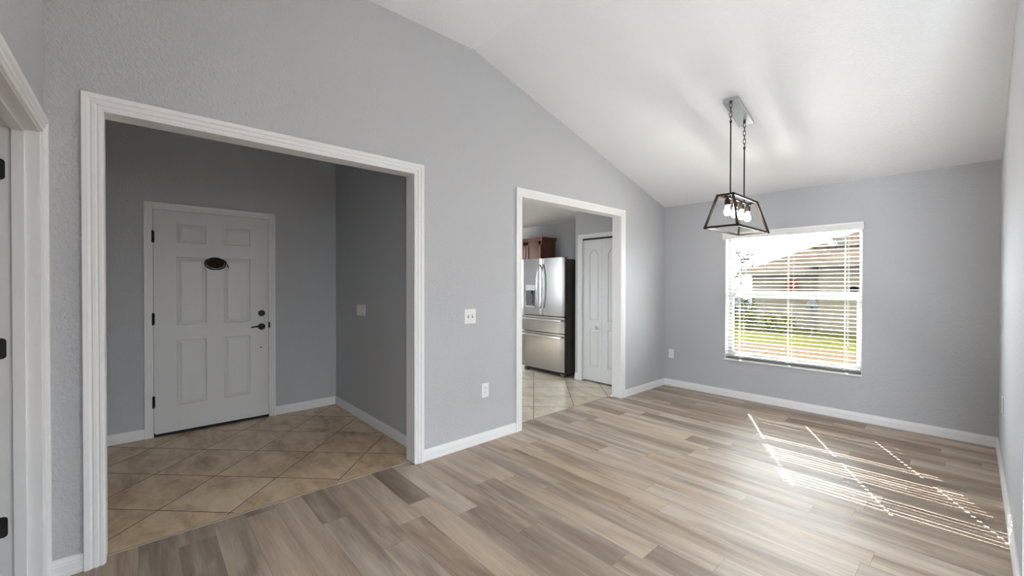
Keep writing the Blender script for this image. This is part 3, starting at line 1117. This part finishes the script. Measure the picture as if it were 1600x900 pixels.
portal((KX0 - WT - 0.02, (KWY0 + KWY1) / 2, (KWZ0 + KWZ1) / 2), (1, 0, 0), KWZ1 - KWZ0, KWY1 - KWY0)

# ------------------------------------------------------------------ horizontal blind
bl = empty('window_blind', (WX0, YW, WZ0))
tag(bl, 'white horizontal slat blind lowered and opened over the dining window', 'window blind')
SX0, SX1 = 0.008, WW - 0.008
SYC, SW, ST = 0.042, 0.0439, 0.0022
PITCH_S = 0.0425
holes = [0.15, WW / 2 + 0.004, WW - 0.145]
NS = 34
zs = [0.052 + PITCH_S * i for i in range(NS)]
sl = MB()
hw = 0.010
cuts = [SX0]
for h in holes:
    cuts += [h - hw, h + hw]
cuts.append(SX1)
for z in zs:
    # gently crowned slat; three slots left open where the lift cords run through
    ys = [-SW / 2, -SW / 4, -0.006, 0.006, SW / 4, SW / 2]
    cr = [0.0, 0.0022, 0.003, 0.003, 0.0022, 0.0]
    tilt = math.tan(math.radians(random.uniform(-4.5, 3.5)))
    for i in range(len(cuts) - 1):
        gap = i % 2 == 1
        for j in range(5):
            if gap and j == 2:
                continue
            x0, x1, y0, y1 = cuts[i], cuts[i + 1], SYC + ys[j], SYC + ys[j + 1]
            za, zb = z + cr[j] + ys[j] * tilt, z + cr[j + 1] + ys[j + 1] * tilt
            sl.add([(x0, y0, za), (x1, y0, za), (x1, y1, zb), (x0, y1, zb), (x0, y0, za - ST), (x1, y0, za - ST), (x1, y1, zb - ST), (x0, y1, zb - ST)],
                   [(0, 1, 2, 3), (7, 6, 5, 4), (0, 4, 5, 1), (2, 6, 7, 3), (0, 3, 7, 4), (1, 5, 6, 2)])
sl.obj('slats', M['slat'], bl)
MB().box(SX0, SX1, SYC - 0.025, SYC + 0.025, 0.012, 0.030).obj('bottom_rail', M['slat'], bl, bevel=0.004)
MB().box(SX0, SX1, 0.012, 0.075, WH - 0.052, WH - 0.006).obj('head_rail', M['vinyl'], bl, bevel=0.002)
vz = WH
vp = [(-0.002, vz - 0.062), (-0.020, vz - 0.062), (-0.022, vz - 0.052), (-0.024, vz - 0.042), (-0.034, vz - 0.012), (-0.040, vz - 0.006), (-0.040, vz + 0.012), (-0.002, vz + 0.012)]
b = MB().prism(vp, 'X', -0.026, WW + 0.012)
b.obj('valance', M['vinyl'], bl, bevel=0.001)
for h in holes:
    b = MB()
    for y in (SYC - SW / 2 - 0.001, SYC + SW / 2 + 0.001):
        b.box(h - 0.0022, h + 0.0022, y - 0.0007, y + 0.0007, 0.02, WH - 0.05)
    b.tube([(h, SYC, 0.02), (h, SYC, WH - 0.05)], 0.0010, 6)
    b.obj('ladder_cord', M['cord'], bl)
b = MB()
for x in (WW - 0.118, WW - 0.108):
    b.tube([(x, SYC - SW / 2 - 0.010, WH - 0.05), (x + 0.003, SYC - SW / 2 - 0.012, 0.55), (x + 0.002, SYC - SW / 2 - 0.011, 0.30)], 0.0013, 6)
    b.tube([(x + 0.002, SYC - SW / 2 - 0.011, 0.30), (x + 0.002, SYC - SW / 2 - 0.011, 0.262)], [0.003, 0.006], 10)
b.obj('pull_cord', M['cord'], bl)
MB().tube([(0.115, SYC - SW / 2 - 0.012, WH - 0.05), (0.117, SYC - SW / 2 - 0.013, 0.75)], 0.004, 8).obj('tilt_wand', M['cord'], bl, smooth=True)

# ------------------------------------------------------------------ pendant lamp over the dining place
PXC, PYC = -1.352, 3.815
pn = empty('pendant_lamp', (PXC, PYC, 1.845))
tag(pn, 'black open trapezoid cage pendant lamp with four lit bulbs hanging from the sloped ceiling', 'pendant lamp')
TZ = 0.265


def sq_bar(b, p, q, w_=0.016):
    p, q = Vector(p), Vector(q)
    d = (q - p).normalized()
    a = d.cross(Vector((0, 0, 1)))
    if a.length < 0.05:
        a = Vector((1, 0, 0))
    a.normalize()
    c = d.cross(a).normalized()
    h = w_ / 2
    p, q = p - d * h, q + d * h
    vs = [o + a * i * h + c * j * h for o in (p, q) for i, j in ((-1, -1), (1, -1), (1, 1), (-1, 1))]
    b.add(vs, [(0, 1, 2, 3), (7, 6, 5, 4), (0, 4, 5, 1), (1, 5, 6, 2), (2, 6, 7, 3), (3, 7, 4, 0)])


BH, BL, TH, TL = 0.124, 0.362, 0.060, 0.274
bot = [(-BH, -BL, 0), (BH, -BL, 0), (BH, BL, 0), (-BH, BL, 0)]
top = [(-TH, -TL, TZ), (TH, -TL, TZ), (TH, TL, TZ), (-TH, TL, TZ)]
b = MB()
for i in range(4):
    j = (i + 1) % 4
    sq_bar(b, bot[i], bot[j])
    sq_bar(b, top[i], top[j])
    sq_bar(b, bot[i], top[i])
b.obj('cage_frame', M['lamp_metal'], pn)
MB().box(-0.012, 0.012, -TL, TL, TZ - 0.020, TZ - 0.006).obj('socket_bar', M['lamp_metal'], pn, bevel=0.001)
for y in (-0.225, -0.075, 0.075, 0.225):
    s = MB().lathe([(0.010, 0.0), (0.010, -0.012), (0.021, -0.014), (0.023, -0.062), (0.019, -0.064)], (0, y, TZ - 0.018), 'Z', 20).obj('socket', M['lamp_metal'], pn, smooth=True)
    prof = [(0.012, -0.060), (0.0125, -0.072), (0.016, -0.086), (0.0225, -0.102), (0.0260, -0.117), (0.0248, -0.130), (0.018, -0.141), (0.009, -0.1465), (0.0005, -0.148)]
    MB().lathe(prof, (0, y, TZ - 0.018), 'Z', 22).obj('bulb', M['bulb'], pn, smooth=True)
# canopy lying on the slope
ang = math.atan(SLOPE)
cy_ = 3.853
cz_ = zc(cy_)
tl = Matrix.Translation((0 + (-1.3625 - PXC), cy_ - PYC, cz_ - 1.845)) @ Matrix.Rotation(-ang, 4, 'X')
MB().box(-0.060, 0.060, -0.195, 0.195, -0.030, -0.002).obj('canopy', M['canopy'], pn, bevel=0.002, matrix=tl)


def link(b, c, r, l_, wire, turn):
    pts = []
    for k in range(20):
        a = 2 * math.pi * k / 20
        x = r * math.cos(a)
        z = r * math.sin(a) + (l_ if math.sin(a) > 0 else -l_)
        pts.append((c[0] + x * math.cos(turn), c[1] + x * math.sin(turn), c[2] + z))
    b.tube(pts, wire, 6, closed=True)


for yy, ztop, zrod in ((3.660, zc(3.660) - 0.032, 2.735), (3.968, zc(3.968) - 0.032, 2.585)):
    x, y = -0.005, yy - PYC
    z0, z1 = zrod - 1.845, ztop - 1.845
    b = MB()
    b.lathe([(0.012, 0.0), (0.011, -0.010), (0.004, -0.014), (0.004, -0.024)], (x, y, z1), 'Z', 14)
    nl = max(3, round((z1 - z0 - 0.012) / 0.036))
    step = (z1 - z0 - 0.014) / nl
    for k in range(nl):
        link(b, (x, y, z1 - 0.018 - step * (k + 0.5) + 0.004), 0.0095, step * 0.62 - 0.0095, 0.0028, 0.5 + (k % 2) * math.pi / 2)
    b.obj('chain', M['lamp_metal'], pn, smooth=True)
    b = MB().tube([(x, y, z0), (x, y, TZ - 0.006)], 0.0055, 12)
    b.lathe([(0.0055, 0.012), (0.010, 0.008), (0.010, -0.006), (0.0055, -0.010)], (x, y, z0 - 0.004), 'Z', 12)
    b.obj('rod', M['lamp_metal'], pn, smooth=True)

# ------------------------------------------------------------------ outdoors
GZ = -0.42
struct(MB().box(-60, 40, YW + WD, 90, GZ - 0.2, GZ).obj('ground', M['ground']))
struct(MB().box(XR + WT + 0.02, 9, YLIV + WT + 0.02, YW + WD, GZ - 0.2, GZ).obj('ground.003', M['ground']))
struct(MB().box(-9, 6, YW + WD + 0.02, 10.3, GZ, GZ + 0.03).obj('bounce_slab', M['bounce_paving']))  # slab hidden below the sill, added to bounce sun up through the window
struct(MB().box(XE + WT + 0.3, 40, -40, YLIV + WT, GZ - 0.2, GZ).obj('ground.001', M['ground']))
struct(MB().box(-60, KX0 - WT - 0.3, -40, YW + WD, GZ - 0.2, GZ).obj('ground.002', M['ground']))

# neighbour's house: a hipped wing behind the lawn
HX0, HX1, HY0, HY1 = -6.6, 8.0, 20.3, 31.0
EZ = 1.93
nb = empty('neighbour_house', (HX0, HY0, GZ))
tag(nb, 'beige stucco house with tan hipped roof seen through the blind', 'house')


def loc(x, y, z):
    return (x - HX0, y - HY0, z - GZ)


def lbox(b, x0, x1, y0, y1, z0, z1):
    p, q = loc(x0, y0, z0), loc(x1, y1, z1)
    return b.box(p[0], q[0], p[1], q[1], p[2], q[2])


def hip(b, x0, x1, y0, y1, z, pitch):
    hh = (y1 - y0) / 2
    zt = z + hh * pitch
    P = [loc(x0, y0, z), loc(x1, y0, z), loc(x1, y1, z), loc(x0, y1, z), loc(x0 + hh, y0 + hh, zt), loc(x1 - hh, y0 + hh, zt)]
    b.add(P, [(0, 1, 5, 4), (1, 2, 5), (2, 3, 4, 5), (3, 0, 4), (0, 3, 2, 1)])
    return b


lbox(MB(), HX0, HX1, HY0, HY1, GZ, EZ + 0.02).obj('wall', M['stucco'], nb)
rf = hip(MB(), HX0 - 0.45, HX1 + 0.45, HY0 - 0.45, HY1 + 0.45, EZ, 0.5).obj('roof', M['shingle'], nb)
b = MB()
lbox(b, HX0 - 0.47, HX1 + 0.47, HY0 - 0.47, HY0 - 0.43, EZ - 0.10, EZ + 0.03)
lbox(b, HX0 - 0.47, HX0 - 0.43, HY0 - 0.47, HY1, EZ - 0.10, EZ + 0.03)
b.obj('fascia', M['fascia'], rf)
# nearer wing with a higher eave, and an upper roof behind
EX = -4.10
lbox(MB(), EX, HX1, HY0 - 0.35, HY0 + 0.2, GZ, 2.25).obj('wall', M['stucco'], nb)
rf = hip(MB(), EX - 0.35, HX1 + 1.0, HY0 - 0.78, HY1 - 1, 2.23, 0.40).obj('roof', M['shingle'], nb)
b = MB()
lbox(b, EX - 0.37, HX1, HY0 - 0.80, HY0 - 0.76, 2.13, 2.26)
b.obj('fascia', M['fascia'], rf)
lbox(MB(), -4.15, HX1, 22.3, 27, 2.6, 3.02).obj('wall', M['stucco'], nb)
rf = hip(MB(), -4.75, HX1 + 1, 21.9, 29, 3.02, 0.42).obj('roof', M['shingle'], nb)
b = MB()
b.prism([loc(-4.2, 0, 3.10)[::2], loc(-3.55, 0, 3.10)[::2], loc(-3.75, 0, 3.42)[::2], loc(-4.05, 0, 3.42)[::2]], 'Y', 1.58, 2.2)
b.obj('gable', M['gable'], nb)
lan = empty('wall_lantern', (-2.98, HY0 - 0.36, 1.15))
tag(lan, 'small dark wall lantern on the beige house outside', 'lantern')
b = MB().prism([(-0.06, -0.16), (0.06, -0.16), (0.11, 0.10), (-0.11, 0.10)], 'Y', -0.16, -0.02)
b.obj('cage', M['lantern'], lan)
b = MB().prism([(-0.14, 0.10), (0.14, 0.10), (0.0, 0.22)], 'Y', -0.18, -0.0)
b.obj('cap', M['lantern'], lan)


def leaves(b, centre, rx, ry, rz, n, size, shell=0.55):
    for _ in range(n):
        while True:
            v = Vector((random.uniform(-1, 1), random.uniform(-1, 1), random.uniform(-1, 1)))
            if 0.1 < v.length < 1:
                break
        v = v.normalized() * (shell + (1 - shell) * random.random() ** 0.6)
        p = Vector((centre[0] + v.x * rx, centre[1] + v.y * ry, centre[2] + v.z * rz))
        a = Vector((random.uniform(-1, 1), random.uniform(-1, 1), random.uniform(-0.6, 1))).normalized()
        c = a.orthogonal().normalized()
        d = a.cross(c)
        s = size * random.uniform(0.6, 1.3)
        b.add([p - c * s, p + d * s * 0.45 + a * s * 0.12, p + c * s, p - d * s * 0.45 + a * s * 0.12], [(0, 1, 2, 3)])


def shrub(name, label, x, y, r, h, mat, group, n=420, size=0.055):
    o = empty(name, (x, y, GZ))
    b = MB()
    for k in range(5):
        a = k * 1.256 + x
        cx, cy = 0.35 * r * math.cos(a), 0.35 * r * math.sin(a)
        leaves(b, (cx, cy, h * (0.52 + 0.08 * math.sin(k * 2.1 + x))), r * 0.72, r * 0.72, h * 0.46, n // 5, size)
    b.obj('foliage', mat, o)
    b = MB()
    for k in range(5):
        a = k * 1.256
        b.tube([(0.02 * math.cos(a), 0.02 * math.sin(a), -0.03), (0.25 * r * math.cos(a), 0.25 * r * math.sin(a), h * 0.4), (0.5 * r * math.cos(a), 0.5 * r * math.sin(a), h * 0.72)], [0.02, 0.014, 0.006], 6)
    b.obj('stem', M['bark'], o)
    return tag(o, label, 'shrub', group)


hx = [-8.35, -7.65, -6.95, -6.25, -5.55, -4.85]
hl = ['yellow-green hedge shrub at the car end of the row', 'yellow-green hedge shrub second from the car end of the row', 'yellow-green hedge shrub third from the car end of the row',
      'yellow-green hedge shrub third from the cone post end of the row', 'yellow-green hedge shrub second from the cone post end of the row', 'yellow-green hedge shrub beside the white cone post']
for i, x in enumerate(hx):
    shrub('hedge_shrub', hl[i], x * 0.955, 18.1 + 0.06 * math.sin(i * 2.3), 0.305, 0.80 - 0.02 * i, M['leaf_yellow'], 'low hedge along the house wall')
shrub('tall_shrub', 'taller leafy green shrub rising behind the hedge by the house corner', -6.35, 18.95, 0.45, 1.33, M['leaf_green'], None, 420, 0.07)

# red flowers hanging on the house wall
hb = empty('hanging_flowers', (-5.0, HY0 - 0.10, 1.28))
tag(hb, 'clump of red flowers hanging on the beige house wall', 'flowers')
b = MB()
leaves(b, (0, -0.22, 0.10), 0.24, 0.2, 0.30, 260, 0.055, 0.2)
b.obj('flowers', M['leaf_red'], hb)
b = MB().lathe([(0.05, -0.36), (0.14, -0.30), (0.19, -0.18), (0.20, -0.16), (0.17, -0.16), (0.03, -0.2)], (0, -0.22, 0.0), 'Z', 18)
b.obj('basket', M['bark'], hb, smooth=True)
b = MB().tube([(0, 0.10, 0.62), (0, -0.10, 0.64), (0, -0.22, 0.58)], 0.012, 6)
for a in (0, 2.09, 4.19):
    b.tube([(0.18 * math.cos(a), -0.22 + 0.18 * math.sin(a), -0.16), (0, -0.22, 0.58)], 0.005, 5)
b.obj('hanger', M['lantern'], hb)

# white cone-topped garden post
gp = empty('garden_post', (-3.75, 17.4, GZ))
tag(gp, 'white cone-topped garden post standing on the lawn by the hedge', 'garden post')
MB().tube([(0, 0, -0.02), (0, 0, 1.12)], 0.035, 10).obj('pole', M['post_white'], gp, smooth=True)
MB().lathe([(0.20, 1.05), (0.205, 1.07), (0.02, 1.36), (0.001, 1.37)], (0, 0, 0), 'Z', 20).obj('cone_cap', M['post_white'], gp, smooth=True)

# young tree past the house corner
tr = empty('young_tree', (-10.55, 30.4, GZ))
tag(tr, 'thin young tree with sparse leaf clusters past the house corner', 'tree')
b = MB()
b.tube([(0, 0, -0.05), (0.03, 0, 1.0), (-0.02, 0.03, 2.2), (0.05, 0, 3.5)], [0.09, 0.07, 0.05, 0.015], 8)
tips = []
for k in range(16):
    z = 1.6 + 0.13 * k
    a = k * 2.4
    l_ = 1.0 - 0.035 * k
    tip = (l_ * math.cos(a), l_ * math.sin(a), z + 0.5)
    tips.append(tip)
    b.tube([(0.0, 0.02, z), (l_ * 0.5 * math.cos(a), l_ * 0.5 * math.sin(a), z + 0.2), tip], [0.022, 0.015, 0.006], 5)
b.obj('trunk', M['bark'], tr)
b = MB()
for t_ in tips + [(0.05, 0, 3.55)]:
    leaves(b, t_, 0.33, 0.33, 0.24, 60, 0.085, 0.1)
b.obj('foliage', M['leaf_green'], tr)

# white car beyond the house corner
ca = empty('car', (-8.50, 25.3, GZ))
tag(ca, 'white car with dark windows parked past the end of the hedge', 'car')
side = [(0, 0.35), (0.05, 0.95), (0.22, 1.08), (0.42, 1.50), (0.75, 1.70), (2.5, 1.72), (2.85, 1.62), (3.40, 1.12), (4.25, 1.00), (4.45, 0.80), (4.5, 0.35), (4.3, 0.26), (0.2, 0.26)]
side = [(-x, z) for x, z in side]
MB().prism(side, 'Y', 0, 1.8).obj('car_body', M['car_paint'], ca, bevel=0.06, seg=3)
wg = [(-0.26, 1.10), (-0.46, 1.48), (-0.78, 1.60), (-1.55, 1.60), (-1.55, 1.10)]
b = MB().prism(wg, 'Y', -0.012, 1.812)
b.prism([(-1.65, 1.10), (-1.65, 1.60), (-2.5, 1.60), (-3.05, 1.12)], 'Y', -0.012, 1.812)
b.obj('side_window', M['car_glass'], ca)
for x in (-0.85, -3.65):
    for y0, y1 in ((-0.03, 0.20), (1.60, 1.83)):
        wh = MB().lathe([(0.20, 0), (0.33, 0), (0.355, 0.04), (0.355, y1 - y0 - 0.04), (0.33, y1 - y0), (0.20, y1 - y0)], (x, y0, 0.355), 'Y', 24).obj('wheel', M['tyre'], ca, smooth=True)
for y in (-0.015, 1.60):
    MB().box(-0.16, 0.01, y, y + 0.215, 0.74, 0.98).obj('tail_light', M['tail_light'], ca, bevel=0.02)
